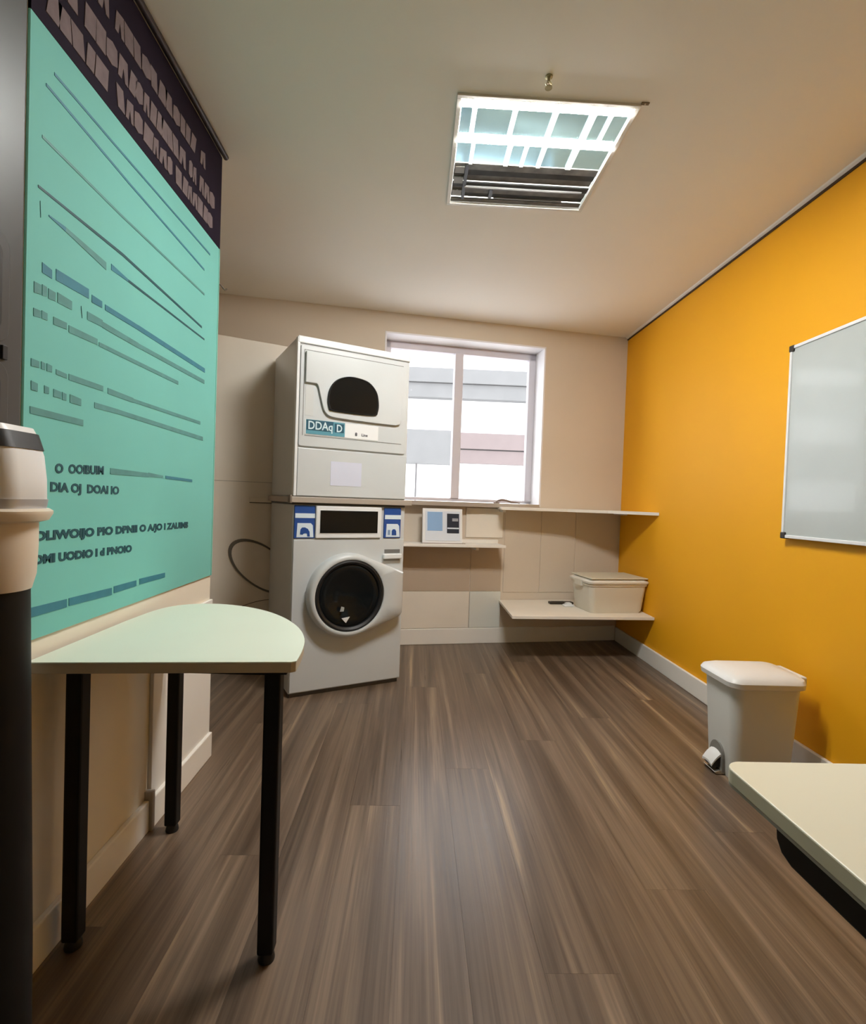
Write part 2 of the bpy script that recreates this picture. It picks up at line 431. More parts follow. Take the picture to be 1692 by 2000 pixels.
# small ceiling fittings
sp = thing('sprinkler_head', 'tiny brass sprinkler head on the ceiling above the light', 'sprinkler', (0.387, 1.69, ZC))
bm = bmesh.new(); add_lathe(bm, [(0.012, 0.0), (0.012, -0.003), (0.006, -0.004), (0.005, -0.018)], 20); obj('socket', bm, mat('brass_dull', (0.36, 0.32, 0.18), 0.4, metal=0.6), sp, smooth=True)
bm = bmesh.new(); add_tube(bm, [(-0.004, 0, -0.017), (-0.009, 0, -0.025), (-0.004, 0, -0.034), (0.004, 0, -0.034), (0.009, 0, -0.025), (0.004, 0, -0.017)], 0.002, 8); obj('yoke', bm, MATS['brass_dull'], sp, smooth=True)
bm = bmesh.new(); add_lathe(bm, [(0.012, -0.036), (0.012, -0.038)], 20); obj('deflector', bm, MATS['brass_dull'], sp)
cl = thing('corner_clip', 'small brown clip at the corner of the ceiling light', 'clip', (0.745, 1.775, ZC))
box('plate', -0.014, 0.014, -0.006, 0.006, -0.003, 0, mat('clip_brown', (0.22, 0.17, 0.12), 0.6), cl, 0.001)
bm = bmesh.new(); add_lathe(bm, [(0.003, -0.003), (0.002, -0.005)], 12); obj('screw', bm, M_ALU, cl)

# ------------------------------------------------------------------ washer and dryer stack
MO, MA = (-0.66, 2.783), rad(27.2)
wm = thing('washing_machine', 'white front-loading washing machine with blue stickers under the dryer', 'washing machine', (MO[0], MO[1], 0), MA)
D = 0.56
M_KICK = mat('kick_grey', (0.10, 0.095, 0.09), 0.6)
box('plinth', 0.012, 0.658, 0.012, D, 0.0, 0.022, M_KICK, wm)
box('body', 0, 0.67, 0, D, 0.022, 1.058, M_WHITE, wm, 0.006, 3)
box('front_panel', 0.004, 0.666, -0.008, 0.0, 0.028, 0.868, M_WHITE, wm, 0.004)
cp = box('control_panel', 0.122, 0.512, -0.018, 0.0, 0.874, 1.054, M_WHITE2, wm, 0.006, 3)
box('display', 0.145, 0.487, -0.021, -0.0175, 0.903, 1.029, M_DARKGLASS, cp, 0.001)
box('display_bezel', 0.141, 0.491, -0.0195, -0.0175, 0.899, 1.033, M_WHITE2, cp, 0.001)
def sticker(x0, x1, kind):
    st = box('instruction_sticker', x0, x1, -0.010, 0.0, 0.874, 1.054, M_BLUE, wm, 0.002)
    w = x1 - x0
    box('stripe', x0 + 0.004, x1, -0.0115, -0.0095, 0.985, 1.010, M_LBLUE, st)
    pnl = prism('icon_panel', [(x0 + w * .12, 0.880), (x1 - w * .05, 0.880), (x1 - w * .10, 0.945), (x1 - w * .2, 0.957), (x0 + w * .15, 0.957)], -0.0115, -0.0095, 'y', M_LBLUE, st)
    cx = x0 + w * .48
    if kind == 0:
        pts = [(cx - .022, .897), (cx - .02, .922), (cx - .012, .933), (cx + .004, .934), (cx + .02, .926), (cx + .03, .91), (cx + .032, .884), (cx + .018, .884), (cx + .016, .9), (cx + .006, .902), (cx - .004, .899), (cx - .008, .893)]
        prism('icon', pts, -0.0128, -0.011, 'y', M_BLUE, st)
    else:
        prism('icon', [(cx - .002, .890), (cx - .002, .918), (cx + .006, .926), (cx + .018, .926), (cx + .026, .916), (cx + .028, .890)], -0.0128, -0.011, 'y', M_BLUE, st)
        box('icon', cx - .028, cx - .012, -0.0128, -0.011, .892, .922, mat('icon_soft', (0.25, 0.36, 0.55), .5), st)
    return st
sticker(0.006, 0.118, 0)
sticker(0.532, 0.640, 1)
# latch
lt = box('door_latch', 0.528, 0.645, -0.034, -0.008, 0.752, 0.782, M_WHITE2, wm, 0.006, 3)
box('latch_slot', 0.540, 0.640, -0.0095, -0.008, 0.784, 0.806, M_GREY, lt)
box('latch_slot', 0.535, 0.640, -0.0095, -0.008, 0.738, 0.750, mat('slot_soft', (0.3, 0.29, 0.27), .6), lt)
# door: round bulge whose right side sweeps out to the hinge edge
DC = (0.315, 0.555); N = 72
def door_outline(scale, y, r=0.236):
    pts = []
    for k in range(N):
        t = 2 * math.pi * k / N
        c, s = math.cos(t), math.sin(t)
        x, z = r * c, r * s
        if c > 0:
            # hit the straight sides towards the hinge edge
            xe = 0.332
            if abs(s) < 1e-6: x, z = xe, 0
            else:
                best = None
                # right edge
                tt = xe / c; zz = tt * s
                lo, hi = -0.135, 0.122
                if lo <= zz <= hi: best = tt
                else:
                    top = s > 0
                    x1, z1 = (xe, hi) if top else (xe, lo)
                    a = rad(64 if top else -66); x0, z0 = r * math.cos(a), r * math.sin(a)
                    if (top and t < rad(64)) or ((not top) and t > rad(294)):
                        ex, ez = x1 - x0, z1 - z0
                        den = c * ez - s * ex
                        best = (x0 * ez - z0 * ex) / den
                if best: x, z = best * c, best * s
        pts.append((DC[0] + x * scale, y, DC[1] + z * scale))
    return pts
def circ(r, y): return [(DC[0] + r * math.cos(2 * math.pi * k / N), y, DC[1] + r * math.sin(2 * math.pi * k / N)) for k in range(N)]
bm = bmesh.new()
add_loft(bm, [door_outline(1.0, -0.006), door_outline(0.998, -0.045), door_outline(0.985, -0.062), door_outline(0.955, -0.072), circ(0.212, -0.078), circ(0.203, -0.074), circ(0.199, -0.058)], True, False)
dr = obj('door', bm, M_WHITE, wm, smooth=True, angle=50)
bm = bmesh.new()
add_loft(bm, [circ(0.201, -0.050), circ(0.200, -0.070), circ(0.190, -0.074), circ(0.178, -0.066), circ(0.172, -0.050)], False, False)
obj('gasket', bm, M_BLACKRUB, dr, smooth=True)
bm = bmesh.new()
add_loft(bm, [circ(0.176, -0.056), circ(0.165, -0.064), circ(0.135, -0.058), circ(0.10, -0.046), circ(0.05, -0.036), circ(0.01, -0.034)], False, True)
obj('door_glass', bm, M_DARKGLASS, dr, smooth=True, angle=80)
prism('warning_sticker', [(0.268, 0.432), (0.316, 0.438), (0.294, 0.404)], -0.0685, -0.066, 'y', M_WHITE2, dr)
prism('drum_sticker', [(0.258, 0.470), (0.28, 0.47), (0.283, 0.492), (0.266, 0.498)], -0.0665, -0.064, 'y', mat('sticker_greyed', (0.4, 0.42, 0.42), .4), dr)

dy = thing('tumble_dryer', 'white tumble dryer with black window stacked on the washing machine', 'dryer', (MO[0], MO[1], 1.058), MA)
z = lambda v: v - 1.058
tr = box('stacking_trim', -0.022, 0.70, -0.030, D, z(1.068), z(1.100), M_SILL, dy, 0.003)
box('gap_strip', 0.0, 0.67, 0.004, D, z(1.058), z(1.068), M_KICK, dy)
box('end_cap', -0.026, -0.014, -0.032, 0.02, z(1.064), z(1.108), mat('cap_brown', (0.2, 0.16, 0.12), .5), tr, 0.003)
box('body', 0, 0.67, 0, D, z(1.100), z(1.962), M_WHITE, dy, 0.008, 3)
box('corner_trim', -0.004, 0.012, -0.010, 0.03, z(1.104), z(1.958), M_WHITE2, dy, 0.004)
box('top_rim', 0.0, 0.67, -0.012, 0.03, z(1.925), z(1.963), M_WHITE2, dy, 0.005)
lp = box('lower_panel', 0.014, 0.664, -0.010, 0.0, z(1.106), z(1.364), M_WHITE, dy, 0.003)
fp = prism('upper_panel', rrect(0.016, 0.652, z(1.374), z(1.918), 0.012), -0.010, 0.0, 'y', M_WHITE, dy, 0.003)
# recessed line around the door bay
for a in ((0.034, 0.037, 1.432, 1.893), (0.034, 0.625, 1.890, 1.893), (0.046, 0.625, 1.430, 1.4335)):
    box('panel_groove', a[0], a[1], -0.0108, -0.0098, z(a[2]), z(a[3]), M_GREY, fp)
def smooth_pts(P, n=5):
    out = []
    for i in range(len(P) - 1):
        p0, p1, p2, p3 = P[max(i - 1, 0)], P[i], P[i + 1], P[min(i + 2, len(P) - 1)]
        for k in range(n):
            t = k / n
            out.append(tuple(0.5 * ((2 * p1[j]) + (-p0[j] + p2[j]) * t + (2 * p0[j] - 5 * p1[j] + 4 * p2[j] - p3[j]) * t * t + (-p0[j] + 3 * p1[j] - 3 * p2[j] + p3[j]) * t ** 3) for j in range(2)))
    out.append(P[-1]); return out
sw = smooth_pts([(0.100, 1.716), (0.112, 1.702), (0.125, 1.652), (0.140, 1.598), (0.155, 1.566), (0.185, 1.547), (0.25, 1.541), (0.45, 1.537)])
pts = [(0.042, z(1.716))] + [(x, z(v)) for x, v in sw] + [(x, z(v)) for x, v in ((0.58, 1.537), (0.605, 1.545), (0.615, 1.57), (0.615, 1.884), (0.042, 1.884))]
dd = prism('door', pts, -0.026, -0.010, 'y', M_WHITE, dy, 0.003, seg=3)
wpts = smooth_pts([(0.172, 1.588), (0.163, 1.625), (0.170, 1.690), (0.205, 1.745), (0.265, 1.774), (0.330, 1.778), (0.400, 1.762), (0.448, 1.715), (0.464, 1.650), (0.460, 1.600), (0.440, 1.578), (0.32, 1.574), (0.19, 1.577), (0.172, 1.588)])[:-1]
wc = (0.314, 1.672)
def wr(s, y): return [(wc[0] + (x - wc[0]) * s, y, z(wc[1] + (v - wc[1]) * s)) for x, v in wpts]
bm = bmesh.new(); add_loft(bm, [wr(1.0, -0.024), wr(1.0, -0.034), wr(0.96, -0.037), wr(0.93, -0.033)], False, False)
obj('window_rim', bm, M_BLACKRUB, dd, smooth=True)
bm = bmesh.new(); add_loft(bm, [wr(0.95, -0.034), wr(0.80, -0.0335), wr(0.4, -0.033)], False, True)
obj('door_window', bm, M_DARKGLASS, dd, smooth=True, angle=80)
box('handle_recess', 0.046, 0.090, -0.0112, -0.0098, z(1.54), z(1.700), mat('recess_grey', (0.60, 0.61, 0.60), .5), dy)
ls = box('label_strip', 0.048, 0.475, -0.0125, -0.0098, z(1.438), z(1.520), M_WHITE2, dy, 0.001)
sb = box('number_sticker', 0.053, 0.272, -0.0140, -0.012, z(1.442), z(1.520), M_TEALST, ls)
box('sticker_shade', 0.055, 0.205, -0.0148, -0.0138, z(1.463), z(1.518), M_TEALD, sb)
box('sticker_shade', 0.212, 0.266, -0.0148, -0.0138, z(1.463), z(1.512), M_TEALD, sb)
def front_text(s, size, x, zz, y, m, parent, squeeze=1.0, bold=0.0):
    me = text_mesh(s, size, 0.0006, bold, squeeze)
    for v in me.vertices: v.co = Vector((x + v.co.x, y - v.co.z, zz + v.co.y))
    return obj('lettering', me, m, parent)
front_text('DDAq', 0.062, 0.062, z(1.469), -0.0152, mat('letter_pale', (0.62, 0.76, 0.80), .5), sb, 0.85, 0.001)
front_text('D', 0.058, 0.222, z(1.467), -0.0152, MATS['letter_pale'], sb, 0.8, 0.001)
front_text('8', 0.026, 0.333, z(1.455), -0.0132, mat('letter_dark', (0.06, 0.06, 0.07), .5), ls, 1.0, 0.001)
front_text('Line', 0.022, 0.372, z(1.456), -0.0132, MATS['letter_dark'], ls, 1.0, 0.0005)
box('notice_paper', 0.198, 0.380, -0.0115, -0.0098, z(1.168), z(1.302), M_LAV, lp)

# second, dim stack in the alcove
e = Vector((math.cos(MA), math.sin(MA), 0)); nn = Vector((-math.sin(MA), math.cos(MA), 0))
p = Vector((MO[0], MO[1], 0)) + nn * (D + 0.02) + e * (0.22 - 0.68)
m2 = thing('laundry_cabinet', 'tall beige laundry machine in the shaded alcove with a round door outline', 'laundry machine', p, MA)
M_DIM = mat('enamel_beige', (0.78, 0.71, 0.60), 0.5, var=0.02)
M_DIM2 = mat('enamel_beige_line', (0.13, 0.115, 0.09), 0.5)
box('plinth', 0.0, 0.68, -0.006, 0.33, 0, 0.075, mat('plinth_cream', (0.62, 0.56, 0.46), .5), m2, 0.002)
box('body', 0, 0.68, 0, 0.33, 0.075, 2.06, M_DIM, m2, 0.004)
box('side_trim', 0.075, 0.079, -0.002, 0.0, 0.08, 2.04, mat('beige_shadow', (0.40, 0.36, 0.30), .6), m2)
bm = bmesh.new(); rc = (0.418, 0.645); NN = 48
def ell(r, y):
    out = []
    for k in range(NN):
        t = 2 * math.pi * k / NN
        a, b = r * math.cos(t), r * 0.50 * math.sin(t)
        out.append((rc[0] + (0.58 * a + 0.815 * b) / 0.72, y, rc[1] - 0.815 * a + 0.58 * b))
    return out
add_loft(bm, [ell(0.208, -0.001), ell(0.207, -0.008), ell(0.190, -0.008), ell(0.188, -0.001)], False, False)
md = obj('door_ring', bm, M_DIM2, m2, smooth=True)
bm = bmesh.new(); add_loft(bm, [ell(0.190, 0.0), ell(0.188, -0.004), ell(0.175, -0.005)], False, True); obj('door_face', bm, M_DIM, md, smooth=True)
bm = bmesh.new(); add_tube(bm, [(0.30 + 0.30 * t, -0.002, 0.375 + 0.06 * math.sin(math.pi * (0.15 + 0.6 * t))) for t in [k / 12 for k in range(13)]], 0.002, 6); obj('panel_line', bm, M_DIM2, m2)
tb = box('drawer', 0.33, 0.60, -0.008, 0, 1.055, 1.085, M_DIM, m2, 0.002)
box('drawer_edge', 0.33, 0.60, -0.009, -0.002, 1.050, 1.055, M_DIM2, tb)
box('panel_line', 0.08, 0.66, -0.002, 0, 1.18, 1.183, MATS['beige_shadow'], m2)

# ------------------------------------------------------------------ shelves at the back right
def quad_shelf(name, label, z0, z1, x0f, y0f, yrf, thick_m, mid=()):
    t = thing(name, label, 'shelf', (0, 0, 0))
    xl = x0f
    bl = bw(back_u(xl), -0.006); brr = bw(back_u(XR - 0.001), -0.006)
    fr = [(xl, y0f)] + list(mid) + [(XR - 0.002, yrf)]
    prism('board', fr + [(XR - 0.002, brr.y - 0.002), (bl.x, bl.y)], z0, z1, 'z', thick_m, t, 0.002)
    prism('front_edge', fr + [(x, y - 0.004) for x, y in fr[::-1]], z0 - 0.001, z1, 'z', M_TRIM, t)
    return t, bl
us, bl = quad_shelf('wall_shelf', 'upper cream corner shelf between window sill height and the yellow wall', 1.056, 1.076, 0.64, 3.80, 3.52, M_PANEL, ((1.15, 3.84), (1.42, 3.74)))
box('bracket', 0.66, 0.685, 3.87, 4.003, 1.035, 1.056, M_TRIM, us)
box('bracket', 1.63, 1.655, 3.95, 4.160, 1.042, 1.056, M_TRIM, us)
ls2, bl = quad_shelf('wall_shelf', 'lower cream corner shelf holding the storage box', 0.322, 0.340, 0.68, 3.445, 3.52, M_PANEL)
box('bracket', 1.63, 1.655, 3.90, 4.160, 0.30, 0.322, M_TRIM, ls2)
box('bracket', 0.80, 0.825, 3.75, 4.018, 0.30, 0.322, M_TRIM, ls2)

ss = thing('wall_shelf', 'narrow white shelf below the window beside the washing machine', 'shelf', BO, BA)
prism('board', smooth_pts([(-0.30, -0.008), (-0.30, -0.20), (-0.10, -0.205), (0.10, -0.21)], 3) + [(0.66, -0.21), (0.66, -0.008)], 0.768, 0.788, 'z', M_TRIM, ss, 0.003)
box('back_rail', 0.36, 0.66, -0.024, -0.009, 0.788, 0.815, M_TRIM, ss, 0.002)
box('bracket', 0.44, 0.46, -0.17, -0.006, 0.745, 0.768, M_PANEL, ss)

# framed leaflet holder on the narrow shelf
nf = thing('notice_holder', 'white framed notice with pale blue and dark panels standing on the narrow shelf', 'notice', bw(0.035, -0.14, 0.788), BA)
nf.rotation_euler = (rad(-8), 0, BA)
box('frame', 0, 0.305, 0, 0.022, 0.0, 0.262, M_WHITE2, nf, 0.004)
box('sheet', 0.022, 0.286, -0.003, 0.0, 0.022, 0.242, mat('sheet_pale', (0.70, 0.76, 0.84), .6), nf)
pp = box('blue_panel', 0.036, 0.150, -0.005, -0.002, 0.095, 0.235, mat('leaf_blue', (0.27, 0.45, 0.72), .5), nf)
dp = box('dark_panel', 0.185, 0.278, -0.005, -0.002, 0.078, 0.225, mat('leaf_dark', (0.012, 0.018, 0.035), .4), nf)
box('pale_line', 0.188, 0.276, -0.0065, -0.0045, 0.110, 0.120, M_LBLUE, dp)
box('pale_line', 0.225, 0.270, -0.0065, -0.0045, 0.168, 0.190, mat('leaf_grey', (0.35, 0.36, 0.4), .5), dp)
box('base_lip', 0.0, 0.325, -0.012, 0.03, -0.006, 0.004, mat('lip_brown', (0.28, 0.22, 0.18), .5), nf, 0.001)

# storage box on lower shelf
sbx = thing('storage_box', 'white plastic storage box with a flared lid on the lower corner shelf', 'box', bw(1.405, -0.39, 0.340), BA)
M_TUB = mat('tub_white', (0.76, 0.72, 0.62), 0.45)
bm = bmesh.new()
def rr3(sx, sy, zz, r=0.04): return [(x, y, zz) for x, y in rrect(-sx, sx, -sy, sy, r)]
add_loft(bm, [rr3(0.195, 0.13, 0.0), rr3(0.205, 0.14, 0.02), rr3(0.225, 0.155, 0.195), rr3(0.232, 0.162, 0.2), rr3(0.232, 0.162, 0.212)])
obj('tub', bm, M_TUB, sbx, smooth=True)
bm = bmesh.new()
add_loft(bm, [rr3(0.228, 0.16, 0.212), rr3(0.24, 0.17, 0.216), rr3(0.242, 0.172, 0.228), rr3(0.225, 0.155, 0.236), rr3(0.21, 0.14, 0.246), rr3(0.20, 0.13, 0.247)])
ld = obj('lid', bm, mat('lid_white', (0.82, 0.78, 0.70), 0.4), sbx, smooth=True)
box('lid_rim', -0.225, 0.225, -0.158, 0.158, 0.2475, 0.256, mat('lid_cream', (0.70, 0.66, 0.52), 0.4), ld, 0.004)
for s in (-1, 1):
    box('clip', s * 0.236 - 0.012, s * 0.236 + 0.012, -0.05, 0.05, 0.185, 0.232, mat('clip_tan', (0.58, 0.44, 0.28), .5) if s > 0 else M_TUB, sbx, 0.004)
ob = thing('remote_control', 'flat dark handset lying on the lower corner shelf', 'remote', bw(1.04, -0.17, 0.340), BA + rad(-4))
box('case', 0, 0.19, -0.025, 0.025, 0, 0.018, mat('case_brown', (0.035, 0.028, 0.02), .4), ob, 0.006, 3)
box('keypad', 0.02, 0.12, -0.017, 0.017, 0.018, 0.0195, M_BLACKRUB, ob)
cw = thing('folded_cloth', 'small white folded cloth beside the dark handset', 'cloth', bw(1.150, -0.27, 0.340), BA)
bm = bmesh.new(); add_loft(bm, [rr3(0.035, 0.025, 0, 0.012), rr3(0.04, 0.03, 0.006, 0.012), rr3(0.036, 0.026, 0.014, 0.012), rr3(0.02, 0.012, 0.02, 0.008)]); obj('lower_fold', bm, M_WHITE2, cw, smooth=True)
bm = bmesh.new(); add_loft(bm, [rr3(0.022, 0.016, 0.018, 0.008), rr3(0.026, 0.018, 0.024, 0.008), rr3(0.014, 0.01, 0.03, 0.006)]); obj('upper_fold', bm, M_WHITE2, cw, smooth=True)

# small curved handle on the sill
wh = thing('window_stay', 'small curved brown handle lying on the window sill', 'handle', bw(0.62, -0.04, 1.102), BA)
bm = bmesh.new(); add_tube(bm, [(0, 0, 0.006), (0.02, 0, 0.02), (0.05, 0, 0.028), (0.09, 0, 0.024), (0.13, 0.0, 0.012), (0.20, 0, 0.006)], [0.006, 0.008, 0.009, 0.008, 0.007, 0.005], 10); obj('lever', bm, mat('handle_brown', (0.22, 0.16, 0.13), .45), wh, smooth=True)
box('base', -0.012, 0.03, -0.012, 0.012, 0, 0.008, MATS['handle_brown'], wh, 0.002)

# ------------------------------------------------------------------ whiteboard on the yellow wall
wbd = thing('whiteboard', 'large white dry-wipe board with black corner caps on the yellow wall', 'whiteboard', (XR, 0, 0))
Y0, Y1, Z0, Z1 = 1.06, 2.28, 0.99, 1.855
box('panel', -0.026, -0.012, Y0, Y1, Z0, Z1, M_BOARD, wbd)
fw = 0.014
M_WBF = mat('board_frame', (0.80, 0.81, 0.82), 0.3)
for a in ((Y0, Y0 + fw, Z0, Z1), (Y1 - fw, Y1, Z0, Z1), (Y0, Y1, Z0, Z0 + fw), (Y0, Y1, Z1 - fw, Z1)):
    box('frame_rail', -0.031, -0.010, a[0], a[1], a[2], a[3], M_WBF, wbd, 0.002)
for yy in (Y0, Y1):
    for zz in (Z0, Z1):
        sy = 1 if yy == Y0 else -1; sz = 1 if zz == Z0 else -1
        ya, yb = sorted((yy - sy * 0.003, yy + sy * 0.026)); za, zb = sorted((zz - sz * 0.003, zz + sz * 0.026))
        box('corner_cap', -0.034, -0.008, ya, yb, za, zb, mat('cap_black', (0.035, 0.03, 0.028), .5), wbd, 0.004)
for yy in (Y0 + 0.15, Y1 - 0.15):
    box('mount', -0.012, 0.0, yy - 0.03, yy + 0.03, Z1 - 0.15, Z1 - 0.06, M_ALU, wbd)
    box('mount', -0.012, 0.0, yy - 0.03, yy + 0.03, Z0 + 0.06, Z0 + 0.15, M_ALU, wbd)

# ------------------------------------------------------------------ pedal bin
bn = thing('pedal_bin', 'white plastic pedal bin with hinged lid by the yellow wall', 'bin', (1.452, 2.115, 0))
bn.scale = (0.74, 0.78, 1.0)
M_BIN = mat('bin_white', (0.70, 0.70, 0.66), 0.4)
M_BINL = mat('bin_lid_white', (0.74, 0.73, 0.71), 0.35)
def rrs(x0, x1, y0, y1, zz, r): return [(x, y, zz) for x, y in rrect(x0, x1, y0, y1, r, 8)]
bm = bmesh.new()
add_loft(bm, [rrs(-0.165, 0.165, -0.125, 0.125, 0.0, 0.05), rrs(-0.17, 0.17, -0.13, 0.13, 0.02, 0.05), rrs(-0.195, 0.195, -0.15, 0.15, 0.375, 0.055), rrs(-0.195, 0.195, -0.15, 0.15, 0.395, 0.055)])
obj('bucket', bm, M_BIN, bn, smooth=True)
bm = bmesh.new()
add_loft(bm, [rrs(-0.20, 0.20, -0.155, 0.155, 0.385, 0.06), rrs(-0.222, 0.215, -0.17, 0.17, 0.392, 0.065), rrs(-0.226, 0.216, -0.172, 0.172, 0.412, 0.065), rrs(-0.215, 0.21, -0.162, 0.162, 0.426, 0.06), rrs(-0.18, 0.19, -0.13, 0.13, 0.438, 0.055), rrs(-0.10, 0.12, -0.07, 0.07, 0.445, 0.04)])
lid = obj('lid', bm, M_BINL, bn, smooth=True)
box('hinge', 0.205, 0.245, -0.10, 0.10, 0.385, 0.43, M_BINL, bn, 0.006)
pd = prism('pedal_recess', rrect(-0.06, 0.06, 0.010, 0.125, (0.055, 0.055, 0.005, 0.005)), -0.188, -0.16, 'x', mat('recess_dark', (0.22, 0.21, 0.19), .5), bn)
bm = bmesh.new()
rings = []
for t in [k / 6 for k in range(7)]:
    zc = 0.088 - 0.045 * t * t - 0.004 * t
    rings.append([(-0.165 - 0.075 * t, y, zc + h - 0.010 * (y / 0.05) ** 2) for y, h in ((-0.045, 0), (-0.02, 0), (0, 0), (0.02, 0), (0.045, 0), (0.045, 0.009), (0.02, 0.009), (0, 0.009), (-0.02, 0.009), (-0.045, 0.009))])
add_loft(bm, rings)
pdl = obj('pedal', bm, M_BINL, bn, smooth=True)
prism('pedal_pad', [(-0.236, 0.036), (-0.205, 0.064), (-0.17, 0.074), (-0.17, 0.030), (-0.225, 0.022)], -0.040, 0.040, 'y', M_BLACKRUB, pdl, 0.003)
prism('pedal_base', [(-0.218, 0.002), (-0.226, 0.012), (-0.20, 0.018), (-0.16, 0.018), (-0.16, 0.002)], -0.055, 0.055, 'y', mat('pedal_chrome', (0.45, 0.42, 0.36), .25, metal=.8), bn, 0.002)

# ------------------------------------------------------------------ left table
t1 = thing('side_table', 'round-ended cream table on black legs below the turquoise banner', 'table', (0, 0, 0))
TZ = 0.722
arc = smooth_pts([(-0.262, 1.180), (-0.268, 1.27), (-0.285, 1.37), (-0.325, 1.48), (-0.39, 1.59), (-0.475, 1.685), (-0.57, 1.748), (-0.66, 1.775), (-0.74, 1.765), (-0.795, 1.72), (-0.820, 1.64), (-0.829, 1.50)], 4)
pts = arc + [(-0.829, 1.125), (-0.272, 1.172)]
prism('tabletop', pts, TZ - 0.003, TZ, 'z', M_LAM, t1)
prism('edge_band', [(-0.56 + (x + 0.56) * 0.997, 1.45 + (y - 1.45) * 0.997) for x, y in pts], TZ - 0.026, TZ - 0.003, 'z', M_EDGE, t1, 0.002)
for lx, ly in ((-0.787, 1.236), (-0.757, 1.672), (-0.318, 1.205)):
    h = 0.019
    lg = box('leg', lx - h, lx + h, ly - h, ly + h, 0.022, TZ - 0.030, M_BLACKMET, t1, 0.005)
    bm = bmesh.new(); add_lathe(bm, [(0.019, 0.0), (0.020, 0.004), (0.018, 0.014), (0.014, 0.022), (0.014, 0.03)], 20, (lx, ly)); obj('foot', bm, M_BLACKRUB, lg, smooth=True)
    box('mount_plate', max(lx - 0.07, -0.82), lx + 0.035, ly - 0.03 if ly < 1.6 else ly - 0.07, ly + 0.07 if ly < 1.6 else ly + 0.03, TZ - 0.031, TZ - 0.026, M_BLACKMET, lg)
box('rail', -0.77, -0.34, 1.225, 1.25, TZ - 0.05, TZ - 0.031, M_BLACKMET, t1)

# ------------------------------------------------------------------ right table
t2 = thing('work_table', 'cream rectangular table with rounded corner in front of the pedal bin', 'table', (0, 0, 0))
tp = [(x, y) for x, y in rrect(0.478, 1.32, -0.45, 0.757, 0.028, 8)]
prism('tabletop', tp, 0.698, 0.720, 'z', mat('laminate_warm', (0.78, 0.74, 0.58), 0.4, var=0.015), t2, 0.002)
prism('edge_band', [(0.899 + (x - 0.899) * 0.999, 0.153 + (y - 0.153) * 0.999) for x, y in tp], 0.694, 0.699, 'z', mat('edge_grey', (0.36, 0.34, 0.29), .5), t2)
bm = bmesh.new(); add_prism(bm, [(-0.35, 0.694), (0.648, 0.694), (0.646, 0.675), (0.636, 0.662), (0.618, 0.656), (-0.35, 0.656)], 0.486, 0.53, 'x'); obj('beam', bm, M_BLACKMET, t2, 0.003)
bm = bmesh.new(); add_prism(bm, [(-0.35, 0.694), (0.648, 0.694), (0.646, 0.675), (0.636, 0.662), (0.618, 0.656), (-0.35, 0.656)], 1.22, 1.264, 'x'); obj('beam', bm, M_BLACKMET, t2, 0.003)
for yy in (-0.25, 0.30):
    box('cross_beam', 0.53, 1.22, yy - 0.025, yy + 0.025, 0.656, 0.694, M_BLACKMET, t2)
    for xx in (0.68, 1.10):
        box('leg', xx - 0.025, xx + 0.025, yy - 0.025, yy + 0.025, 0.0, 0.656, M_BLACKMET, t2, 0.004)

# ------------------------------------------------------------------ turquoise banner
bn2 = thing('wall_banner', 'tall turquoise banner with a dark purple heading and rows of text', 'banner', (XL, 0, 0))
BX = 0.006
box('sheet', 0.0, BX, 1.12, 2.150, 0.762, 2.470, M_BANNER, bn2)
hd = box('heading_band', 0.0, BX + 0.001, 1.12, 2.150, 2.100, 2.471, M_BAND, bn2)
bm = bmesh.new(); add_tube(bm, [(0.018, 1.10, 2.480), (0.018, 2.162, 2.480)], 0.011, 14); obj('top_rail', bm, mat('rail_dark', (0.03, 0.02, 0.02), .4), bn2, smooth=True)
box('edge_hem', 0.0, BX + 0.0015, 2.143, 2.151, 0.762, 2.10, mat('hem_teal', (0.20, 0.50, 0.42), .5), bn2)
def strip(p0, p1, h0, h1, m, name='text_line', lift=0.0012, cuts=None, parent=None):
    """print between two pixels of the photograph, laid on the banner plane (h: its height in photo pixels at either end)"""
    X = XL + BX
    bm = bmesh.new()
    segs = cuts or [(0, 1)]
    for a, b in segs:
        q = []
        for t, s in ((a, -1), (b, -1), (b, 1), (a, 1)):
            px = p0[0] + (p1[0] - p0[0]) * t; py = p0[1] + (p1[1] - p0[1]) * t; h = h0 + (h1 - h0) * t
            w = at_x(px, py + s * h / 2, X); q.append((w.y, w.z))
        add_prism(bm, q, BX - 0.0005, BX + lift, 'x')
    return obj(name, bm, m, parent or bn2)
for P in (((106, 144), (221, 279), (410, 497)), ((90, 165), (253, 359), (399, 527)), ((82, 266), (234, 418), (399, 575))):
    for k, (a, b) in enumerate(zip(P, P[1:])): strip(a, b, (6, 5)[k], (5, 4)[k], M_INK2 if P[0][0] == 82 else M_INK3, 'thin_line')
strip((74, 363), (239, 497), 5, 6, M_INK, 'thin_line'); strip((239, 497), (394, 639), 6, 4, M_INK, 'thin_line')
strip((95, 421), (128, 448), 3, 9, M_INK3); strip((128, 448), (207, 520), 9, 15, M_INK2)
strip((217, 521), (250, 548), 12, 5, M_INK3); strip((250, 548), (399, 663), 5, 3, M_INK)
